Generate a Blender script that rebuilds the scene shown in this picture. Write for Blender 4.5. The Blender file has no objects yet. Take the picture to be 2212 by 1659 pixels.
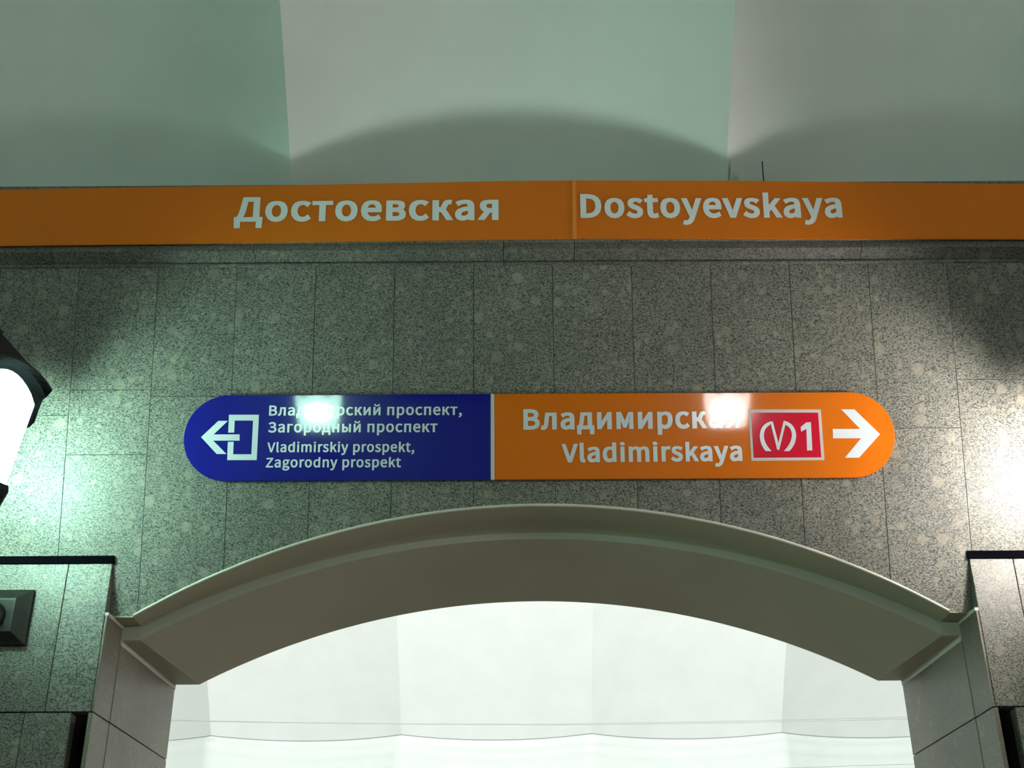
import bpy, bmesh, math, random, json
from mathutils import Vector, Matrix
random.seed(7)
S = bpy.context.scene
COL = S.collection

# ------------------------------------------------------------------ camera
F_PX = 2800.0; PITCH = math.radians(28.2); ROLL = math.radians(-0.33)
CAM = Vector((-0.093, 0.0, 1.6))
EYE = 1.6
cam_d = bpy.data.cameras.new('camera'); cam_d.sensor_width = 36.0; cam_d.lens = F_PX/2212*36.0
cam_d.clip_start = 0.05; cam_d.clip_end = 100
cam_o = bpy.data.objects.new('camera', cam_d); COL.objects.link(cam_o)
CM = Matrix.Rotation(math.pi/2+PITCH, 4, 'X') @ Matrix.Rotation(ROLL, 4, 'Z')
cam_o.matrix_world = Matrix.Translation(CAM) @ CM
S.camera = cam_o
S.view_settings.view_transform = 'Standard'; S.view_settings.look = 'None'
S.view_settings.gamma = 1.0; S.view_settings.use_curve_mapping = False
S.view_settings.exposure = 0.30
S.cycles.use_denoising = True; S.cycles.use_light_tree = False
S.cycles.max_bounces = 6; S.cycles.diffuse_bounces = 4; S.cycles.glossy_bounces = 3; S.cycles.adaptive_threshold = 0.03
S.cycles.sample_clamp_indirect = 6.0
S.cycles.caustics_reflective = False; S.cycles.caustics_refractive = False

# ------------------------------------------------------------------ world and large lights
W = bpy.data.worlds.new('world'); S.world = W; W.use_nodes = True
W.node_tree.nodes['Background'].inputs[0].default_value = (0.75, 0.85, 0.78, 1)
W.node_tree.nodes['Background'].inputs[1].default_value = 0.05
def area(name, loc, rot, sx, sy, power, color):
    l = bpy.data.lights.new(name, 'AREA'); l.shape = 'RECTANGLE'; l.size = sx; l.size_y = sy
    l.energy = power; l.color = color
    o = bpy.data.objects.new(name, l); o.location = loc; o.rotation_euler = rot; COL.objects.link(o)
    return o
PLATFORM_POWER = 330.0
area('platform_tube_light', (0, 5.75, 4.35), (math.radians(138), 0, 0), 9.0, 0.35, PLATFORM_POWER, (0.93, 1.0, 0.96))
LAMP_L = (0.55, 1.0, 0.79); LAMP_R = (1.0, 0.92, 0.85)
GLASS_POWER = 9.0; BULB_POWER = 205.0

# ------------------------------------------------------------------ geometry constants (metres, arch centre at x = 0)
LEAN = math.radians(14.8)
A0 = Vector((0, 4.0, 1.93+EYE))                       # a point of the leaning frieze wall
N0 = Vector((0, -math.cos(LEAN), -math.sin(LEAN)))    # its normal, towards the hall
UP0 = Vector((0, -math.sin(LEAN), math.cos(LEAN)))
def wallY(z): return 4.0 - math.tan(LEAN)*(z-EYE-1.93)
PY = 4.10                                            # pillar face
Z_SPRING = 1.357+EYE; Z_JOINT = 1.54+EYE; Z_COURSE = 1.03+EYE; Z_TOP = 2.534+EYE
XP = 1.432                                           # pillar edge
BACKY = 4.804
Z_SP2 = 1.308+EYE; YR = 4.243                         # inner arch springs lower, behind a riser
HALL_C = 0.325                                       # centre line of the hall

def ray(px, py):
    d = Vector(((px-1106)/F_PX, -(py-829.5)/F_PX, -1.0))
    return (CM.to_3x3() @ d).normalized()
def hit(px, py, p0, n):
    d = ray(px, py); t = (p0-CAM).dot(n)/d.dot(n)
    return CAM + d*t

# ------------------------------------------------------------------ helpers
def tag(o, label=None, cat=None, group=None, kind=None):
    if label: o['label'] = label
    if cat: o['category'] = cat
    if group: o['group'] = group
    if kind: o['kind'] = kind
    return o
def empty(name, loc=(0, 0, 0)):
    o = bpy.data.objects.new(name, None); o.location = loc; o.empty_display_size = 0.1; COL.objects.link(o); return o
def link(name, me, mat, parent=None, smooth=False):
    o = bpy.data.objects.new(name, me)
    if mat and not me.materials: me.materials.append(mat)
    COL.objects.link(o)
    if parent:
        o.parent = parent
        o.matrix_parent_inverse = parent.matrix_basis.inverted()
    if smooth:
        for p in me.polygons: p.use_smooth = True
    return o
def mesh(name, verts, faces):
    me = bpy.data.meshes.new(name); me.from_pydata([tuple(v) for v in verts], [], faces)
    bm = bmesh.new(); bm.from_mesh(me); bmesh.ops.recalc_face_normals(bm, faces=bm.faces); bm.to_mesh(me); bm.free()
    me.update(); return me
def prism(name, poly, off, bevel=0.0):
    """poly: 3-D points, off: extrusion vector"""
    n = len(poly)
    vs = [Vector(p) for p in poly] + [Vector(p)+off for p in poly]
    fs = [list(range(n)), list(range(2*n-1, n-1, -1))]
    for i in range(n):
        j = (i+1) % n; fs.append([i, i+n, j+n, j])
    me = mesh(name, vs, fs)
    if bevel:
        bm = bmesh.new(); bm.from_mesh(me)
        fe = [e for e in bm.edges if all(v.index < n for v in e.verts)]
        bmesh.ops.bevel(bm, geom=fe, offset=bevel, segments=1, affect='EDGES', clamp_overlap=True)
        bm.to_mesh(me); bm.free()
    return me
def box(name, x0, x1, y0, y1, z0, z1, bevel=0.0):
    return prism(name, [(x0, y0, z0), (x1, y0, z0), (x1, y0, z1), (x0, y0, z1)], Vector((0, y1-y0, 0)), bevel)
def grid(name, rows, close=False):
    n = len(rows[0]); vs = [v for r in rows for v in r]; fs = []
    for i in range(len(rows)-1):
        for j in range(n-1 if not close else n):
            k = (j+1) % n
            fs.append([i*n+j, i*n+k, (i+1)*n+k, (i+1)*n+j])
    me = bpy.data.meshes.new(name); me.from_pydata([tuple(v) for v in vs], [], fs); me.update(); return me
def tube(name, pts, r, seg=10, radii=None):
    rows = []; P = [Vector(p) for p in pts]
    for i, p in enumerate(P):
        t = (P[min(i+1, len(P)-1)]-P[max(i-1, 0)]).normalized()
        a = Vector((0, 0, 1)) if abs(t.z) < .9 else Vector((1, 0, 0))
        u = t.cross(a).normalized(); w = t.cross(u)
        rr = radii[i] if radii else r
        rows.append([p+u*math.cos(q)*rr+w*math.sin(q)*rr for q in [2*math.pi*k/seg for k in range(seg)]])
    n = seg; vs = [v for r_ in rows for v in r_]; fs = []
    for i in range(len(rows)-1):
        for j in range(n):
            k = (j+1) % n; fs.append([i*n+j, i*n+k, (i+1)*n+k, (i+1)*n+j])
    fs.append(list(range(n))); fs.append(list(range(len(vs)-1, len(vs)-1-n, -1)))
    return mesh(name, vs, fs)

# ------------------------------------------------------------------ materials
def newmat(name):
    m = bpy.data.materials.new(name); m.use_nodes = True
    return m, m.node_tree.nodes, m.node_tree.links, m.node_tree.nodes['Principled BSDF']
def plain(name, col, rough=.5, spec=.5, metal=0.0, noise=0.0, nscale=6.0, bump=0.0, bscale=60.0):
    m, N, L, B = newmat(name)
    B.inputs['Base Color'].default_value = (*col, 1); B.inputs['Roughness'].default_value = rough
    B.inputs['Specular IOR Level'].default_value = spec; B.inputs['Metallic'].default_value = metal
    tc = N.new('ShaderNodeTexCoord')
    if noise:
        t = N.new('ShaderNodeTexNoise'); t.inputs['Scale'].default_value = nscale; t.inputs['Detail'].default_value = 5
        L.new(tc.outputs['Object'], t.inputs['Vector'])
        r = N.new('ShaderNodeMapRange'); r.inputs['From Min'].default_value = .3; r.inputs['From Max'].default_value = .7
        r.inputs['To Min'].default_value = 1-noise; r.inputs['To Max'].default_value = 1+noise*.4
        L.new(t.outputs['Fac'], r.inputs['Value'])
        mx = N.new('ShaderNodeVectorMath'); mx.operation = 'SCALE'; mx.inputs[0].default_value = col
        L.new(r.outputs[0], mx.inputs['Scale']); L.new(mx.outputs[0], B.inputs['Base Color'])
    if bump:
        t = N.new('ShaderNodeTexNoise'); t.inputs['Scale'].default_value = bscale; t.inputs['Detail'].default_value = 4
        L.new(tc.outputs['Object'], t.inputs['Vector'])
        b = N.new('ShaderNodeBump'); b.inputs['Strength'].default_value = bump; b.inputs['Distance'].default_value = .01
        L.new(t.outputs['Fac'], b.inputs['Height']); L.new(b.outputs[0], B.inputs['Normal'])
    return m
def granite(name, dark, mid, light, spot, rough=.3, scale=1.0, spec=.5):
    m, N, L, B = newmat(name)
    tc = N.new('ShaderNodeTexCoord'); oi = N.new('ShaderNodeObjectInfo')
    mul = N.new('ShaderNodeMath'); mul.operation = 'MULTIPLY'; mul.inputs[1].default_value = 37.0
    L.new(oi.outputs['Random'], mul.inputs[0])
    ad = N.new('ShaderNodeVectorMath'); ad.operation = 'ADD'
    L.new(tc.outputs['Object'], ad.inputs[0]); L.new(mul.outputs[0], ad.inputs[1])
    V = ad.outputs[0]
    sq = N.new('ShaderNodeMapping'); sq.inputs['Scale'].default_value = (1.0, 1.0, 1.7)
    L.new(V, sq.inputs['Vector'])
    n1 = N.new('ShaderNodeTexNoise'); n1.inputs['Scale'].default_value = 160*scale; n1.inputs['Detail'].default_value = 3
    n1.inputs['Roughness'].default_value = .6; n1.inputs['Distortion'].default_value = .6
    L.new(sq.outputs[0], n1.inputs['Vector'])
    cr = N.new('ShaderNodeValToRGB'); e = cr.color_ramp.elements
    e[0].position = .41; e[0].color = (*dark, 1); e[1].position = .59; e[1].color = (*light, 1)
    x = e.new(.47); x.color = (*mid, 1)
    L.new(n1.outputs['Fac'], cr.inputs[0])
    # rounded pale crystals
    n2 = N.new('ShaderNodeTexNoise'); n2.inputs['Scale'].default_value = 30; L.new(V, n2.inputs['Vector'])
    wm = N.new('ShaderNodeVectorMath'); wm.operation = 'SCALE'; wm.inputs['Scale'].default_value = .02
    L.new(n2.outputs['Color'], wm.inputs[0])
    wa = N.new('ShaderNodeVectorMath'); wa.operation = 'ADD'; L.new(V, wa.inputs[0]); L.new(wm.outputs[0], wa.inputs[1])
    col = cr.outputs[0]
    for sc, thr, rad, amt in ((15*scale, .42, .34, .6), (30*scale, .45, .36, .6)):
        vo = N.new('ShaderNodeTexVoronoi'); vo.inputs['Scale'].default_value = sc; L.new(wa.outputs[0], vo.inputs['Vector'])
        lt = N.new('ShaderNodeMapRange'); lt.inputs['From Min'].default_value = rad; lt.inputs['From Max'].default_value = rad-.1
        lt.inputs['To Min'].default_value = 0; lt.inputs['To Max'].default_value = amt
        L.new(vo.outputs['Distance'], lt.inputs['Value'])
        sp = N.new('ShaderNodeSeparateColor'); L.new(vo.outputs['Color'], sp.inputs[0])
        g = N.new('ShaderNodeMapRange'); g.inputs['From Min'].default_value = thr; g.inputs['From Max'].default_value = 1.0
        L.new(sp.outputs[0], g.inputs['Value'])
        k = N.new('ShaderNodeMath'); k.operation = 'MULTIPLY'; L.new(lt.outputs[0], k.inputs[0]); L.new(g.outputs[0], k.inputs[1])
        mx = N.new('ShaderNodeMix'); mx.data_type = 'RGBA'; L.new(k.outputs[0], mx.inputs[0]); L.new(col, mx.inputs[6])
        mx.inputs[7].default_value = (*spot, 1); col = mx.outputs[2]
    # broad cloudiness and a little difference between stones
    n3 = N.new('ShaderNodeTexNoise'); n3.inputs['Scale'].default_value = 5; n3.inputs['Detail'].default_value = 4; L.new(V, n3.inputs['Vector'])
    mr = N.new('ShaderNodeMapRange'); mr.inputs['From Min'].default_value = .3; mr.inputs['From Max'].default_value = .7
    mr.inputs['To Min'].default_value = .84; mr.inputs['To Max'].default_value = 1.1; L.new(n3.outputs['Fac'], mr.inputs['Value'])
    vs = N.new('ShaderNodeMapRange'); vs.inputs['To Min'].default_value = .92; vs.inputs['To Max'].default_value = 1.06
    L.new(oi.outputs['Random'], vs.inputs['Value'])
    mm = N.new('ShaderNodeMath'); mm.operation = 'MULTIPLY'; L.new(mr.outputs[0], mm.inputs[0]); L.new(vs.outputs[0], mm.inputs[1])
    f = N.new('ShaderNodeVectorMath'); f.operation = 'SCALE'; L.new(col, f.inputs[0]); L.new(mm.outputs[0], f.inputs['Scale'])
    L.new(f.outputs[0], B.inputs['Base Color'])
    B.inputs['Roughness'].default_value = rough; B.inputs['Specular IOR Level'].default_value = spec
    bp = N.new('ShaderNodeBump'); bp.inputs['Strength'].default_value = .12; bp.inputs['Distance'].default_value = .002
    L.new(n1.outputs['Fac'], bp.inputs['Height']); L.new(bp.outputs[0], B.inputs['Normal'])
    return m
M_GRAN = granite('grey_granite', (.03, .04, .045), (.13, .135, .118), (.26, .25, .21), (.31, .285, .23), .48, spec=.4)
M_REV = granite('brown_granite', (.13, .11, .085), (.18, .158, .125), (.23, .205, .165), (.27, .24, .195), .4, 1.3)
M_CORN = granite('cornice_granite', (.045, .05, .05), (.135, .135, .12), (.22, .21, .185), (.28, .27, .23), .4)
M_MORTAR = plain('dark_mortar', (.05, .05, .045), .9, .1)
M_PLASTER = plain('vault_plaster', (.83, .90, .875), .85, .2, noise=.05, nscale=3, bump=.12, bscale=8)
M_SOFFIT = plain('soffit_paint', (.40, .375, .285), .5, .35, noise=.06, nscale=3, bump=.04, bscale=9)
M_STEP_LIT = plain('step_lit_tone', (.46, .46, .40), .5, .35)  # paler than the soffit: lamp light on the riser, put into colour
M_EDGE = plain('pale_edge', (.62, .60, .54), .6, .3)
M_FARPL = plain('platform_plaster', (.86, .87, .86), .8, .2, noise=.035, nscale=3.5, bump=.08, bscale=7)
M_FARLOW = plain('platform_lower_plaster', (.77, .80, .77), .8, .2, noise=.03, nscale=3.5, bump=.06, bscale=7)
M_GAP_SHADE = plain('gap_shade_black', (.002, .002, .003), 1.0, .0)  # near-black: the shade inside a recessed gap, put into colour
M_IRON = plain('lantern_iron', (.013, .013, .018), .55, .3, metal=.1, noise=.2, nscale=20)
M_SKIRT = plain('lantern_skirt', (.003, .003, .004), .9, .05)
M_BRONZE = plain('bracket_bronze', (.018, .018, .015), .45, .5, metal=.5, noise=.3, nscale=30)
M_BLUE = plain('blue_panel', (.009, .012, .24), .04, .55)
M_ORANGE = plain('orange_panel', (.72, .165, .008), .04, .55)
M_BAND = plain('orange_vinyl', (.74, .18, .006), .5, .25, noise=.05, nscale=2.5)
M_SEAM = plain('orange_vinyl_fold', (.85, .26, .03), .4, .4)
M_WHITE = plain('white_print', (.72, .78, .86), .12, .5)
M_WHITE2 = plain('white_vinyl_letters', (.86, .92, .97), .5, .3)
M_RED = plain('red_print', (.62, .008, .035), .06, .5)
M_DIV = plain('divider_white', (.62, .60, .60), .3, .5)
M_FLOOR = granite('floor_granite', (.15, .13, .10), (.27, .24, .19), (.34, .31, .25), (.37, .33, .28), .3, .8)
M_JOINT = plain('grey_joint', (.30, .33, .31), .9, .1)
M_CABLE = plain('grey_cable', (.45, .45, .47), .6, .3)
M_DARKWIRE = plain('dark_wire', (.02, .02, .02), .6, .3)
def glassmat(name, col, power):
    m, N, L, B = newmat(name)
    B.inputs['Base Color'].default_value = (.8, .85, .8, 1); B.inputs['Roughness'].default_value = .35
    B.inputs['Emission Color'].default_value = (*col, 1); B.inputs['Emission Strength'].default_value = power
    t = N.new('ShaderNodeBsdfTransparent'); mx = N.new('ShaderNodeMixShader'); mx.inputs[0].default_value = .38
    L.new(B.outputs[0], mx.inputs[1]); L.new(t.outputs[0], mx.inputs[2]); L.new(mx.outputs[0], N['Material Output'].inputs['Surface'])
    return m
def bulbmat(name, col, power):
    m, N, L, B = newmat(name)
    B.inputs['Base Color'].default_value = (.8, .8, .8, 1)
    B.inputs['Emission Color'].default_value = (*col, 1); B.inputs['Emission Strength'].default_value = power
    return m
LAMPS = {}
for key, col, kf in (('green', LAMP_L, 1.1), ('warm', LAMP_R, 1.45), ('green_opposite', LAMP_L, 2.0), ('warm_opposite', LAMP_R, 2.0)):
    LAMPS[key] = (glassmat('frosted_glass_'+key, col, GLASS_POWER*(1.7 if kf > 1.9 else 1)), bulbmat('bulb_'+key, col, BULB_POWER*kf))

# ------------------------------------------------------------------ the arch line
def arc(half, zs, za, n=48):
    """points (x, z) of a segmental arc from -half to +half"""
    rise = za-zs; R = (half*half+rise*rise)/(2*rise); cz = za-R; a = math.asin(half/R)
    return [(R*math.sin(-a+2*a*i/n), cz+R*math.cos(-a+2*a*i/n)) for i in range(n+1)]
H_F, Z_AF = 1.354, 1.706+EYE          # front edge of the soffit
H_B, Z_AB = 1.268, 1.624+EYE          # back edge
def arcz(x, half=H_F, za=Z_AF, zs=Z_SPRING):
    rise = za-zs; R = (half*half+rise*rise)/(2*rise)
    return zs if abs(x) >= half else za-R+math.sqrt(R*R-x*x)

# ------------------------------------------------------------------ front wall: leaning granite frieze made of slabs
wall = tag(empty('wall_front', (0, 4.2, EYE)), 'leaning frieze of upright grey granite slabs above the arch', kind='structure')
GAP = .0019
def wp(x, z, out=0.0): return Vector((x, wallY(z), z)) + N0*out
joints = [0.238+.093 + .2786*k for k in range(-11, 11)]
breaks = {-6: [3.16], -7: [3.16, 2.98+.28], -5: [3.14], 5: [3.22], 6: [3.0], -8: [3.2], 7: [3.24]}
for i in range(len(joints)-1):
    x0, x1 = joints[i]+GAP/2, joints[i+1]-GAP/2
    k = i-11
    # height (z) of the horizontal joints of this column
    hj = {-7: hit(100, 843, A0, N0).z, -6: hit(290, 857, A0, N0).z, 4: hit(2030, 820, A0, N0).z,
          5: hit(2190, 965, A0, N0).z}.get(k, 3.58 + .05*((k*37) % 5-2)*.4)
    extra = {-7: [hit(100, 983, A0, N0).z]}.get(k, [])
    cuts = sorted([hj]+extra)
    tops = [Z_TOP+.01] + cuts[::-1]
    bots = cuts[::-1] + [None]
    for t, b in zip(tops, bots):
        tz = t-GAP/2
        if b is not None:
            low = [(x0, b+GAP/2), (x1, b+GAP/2)]
        else:
            low = []
            for q in range(9):
                x = x0+(x1-x0)*q/8
                z = max(arcz(x), Z_SPRING) if abs(x) < XP+.006 else Z_JOINT
                low.append((x, z))
            # corner where the column passes the pillar edge
            for sx in (-1, 1):
                if x0 < sx*XP < x1:
                    low += [(sx*(XP), Z_SPRING), (sx*(XP+.0001), Z_JOINT)]
            low = sorted(set(low), key=lambda p: (p[0], p[1] if p[0] > 0 else -p[1]))
            low = [p for p in low if x0-1e-6 <= p[0] <= x1+1e-6]
        poly = [wp(x, z) for x, z in low] + [wp(x1, tz), wp(x0, tz)]
        # n-gon can be concave: make it as strips
        vs = []; fs = []
        for (x, z) in low: vs += [wp(x, z), wp(x, tz)]
        m_ = len(low)
        nb = len(vs)
        vs += [v - N0*.03 for v in vs]
        for q in range(m_-1):
            a, b_, c, d = 2*q, 2*q+1, 2*q+3, 2*q+2
            fs += [[a, d, c, b_], [a+nb, b_+nb, c+nb, d+nb], [a, a+nb, d+nb, d], [b_, c, c+nb, b_+nb]]
        fs += [[0, 1, 1+nb, nb], [2*m_-2, 2*m_-2+nb, 2*m_-1+nb, 2*m_-1]]
        off = random.uniform(-.0008, .0008)
        me = mesh('granite_slab', [v+N0*off for v in vs], fs)
        link('granite_slab', me, M_GRAN, wall)
# mortar backing behind the slabs (keeps the joints dark), with the same opening
xs = [-3.2+6.4*i/160 for i in range(161)]
rows = [[wp(x, (arcz(x)+.004 if abs(x) < XP else Z_JOINT), -.006) for x in xs], [wp(x, Z_TOP+.1, -.006) for x in xs]]
link('mortar_bed', grid('mortar_bed', rows), M_MORTAR, wall)
# pale rim that closes the slabs along the arch
rp = arc(H_F, Z_SPRING, Z_AF, 64)
rows = []
for off_n, dz in ((.004, 0.0), (.004, .009), (-.02, .009)):
    rows.append([wp(x, z+dz, off_n) for x, z in rp])
rows.insert(0, [wp(x, z, -.02) for x, z in rp])
link('arch_rim', grid('arch_rim', rows), M_EDGE, wall, True)

# ------------------------------------------------------------------ cornice stones
cw = tag(empty('trim_cornice', (0, 3.8, Z_TOP)), 'moulded granite cornice under the orange name band', kind='structure')
Yc, Zc = wallY(Z_TOP), Z_TOP
prof = [(.03, -.0), (-.004, -.0), (-.008, .004), (-.008, .010), (-.002, .013), (-.006, .016), (-.046, .033), (-.050, .035), (-.050, .064), (-.066, .073), (-.062, .30), (.03, .30)]
cj = [-3.3, -2.35, -1.71, hit(553, 545, A0, N0).x, -.12, hit(1240, 545, A0, N0).x, 1.14, 1.97, 2.7, 3.3]
for a, b in zip(cj, cj[1:]):
    pl = [Vector((a+.001, Yc+dy, Zc+dz)) for dy, dz in prof]
    link('cornice_stone', prism('cornice_stone', pl, Vector((b-a-.002, 0, 0))), M_CORN, cw)

# ------------------------------------------------------------------ orange name band
BN = Vector((0, -math.cos(math.radians(9)), -math.sin(math.radians(9))))
B0 = Vector((0, Yc-.068, Zc+.082))
band = tag(empty('station_name_sign', B0), 'long orange band with white station name in Cyrillic and Latin on the cornice', 'sign')
top_tr = [(-260, 412), (0, 410), (370, 404), (600, 401), (1106, 391), (1240, 390), (1600, 391), (2212, 398), (2500, 401)]
bot_tr = [(-260, 533), (0, 531), (370, 527), (600, 523), (1106, 517), (1240, 515), (1600, 515.5), (2212, 517), (2500, 518)]
def interp(tr, x):
    for (xa, ya), (xb, yb) in zip(tr, tr[1:]):
        if xa <= x <= xb: return ya+(yb-ya)*(x-xa)/(xb-xa)
segs = [(-260, 95), (95, 1164), (1164, 1238), (1244, 2500)]
for n_, (a, b) in enumerate(segs):
    xx = [a+(b-a)*i/14 for i in range(15)]
    pl = [hit(x, interp(top_tr, x), B0, BN) for x in xx] + [hit(x, interp(bot_tr, x), B0, BN) for x in xx[::-1]]
    off = BN*(.001 if n_ % 2 else .0)
    link('vinyl_panel', prism('vinyl_panel', [p+off for p in pl], -BN*.006), M_BAND, band)
pl = [hit(x, y, B0, BN)+BN*.004 for x, y in ((1236.5, 390), (1245, 390), (1245, 515), (1236.5, 515))]
link('vinyl_fold', prism('vinyl_fold', pl, -BN*.01, .0012), M_SEAM, band)
# backing board with its top edge (the ledge that shades the vault)
bt = hit(1106, 393, B0, BN); 
me = prism('backing_board', [Vector((-3.2, B0.y+.008, B0.z)), Vector((-3.2, bt.y+.008, bt.z-.002)), Vector((-3.2, bt.y+.2, bt.z-.002)), Vector((-3.2, B0.y+.05, B0.z))], Vector((6.4, 0, 0)))
link('backing_board', me, M_CORN, band)
BAND_TOP = bt.copy()

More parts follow.
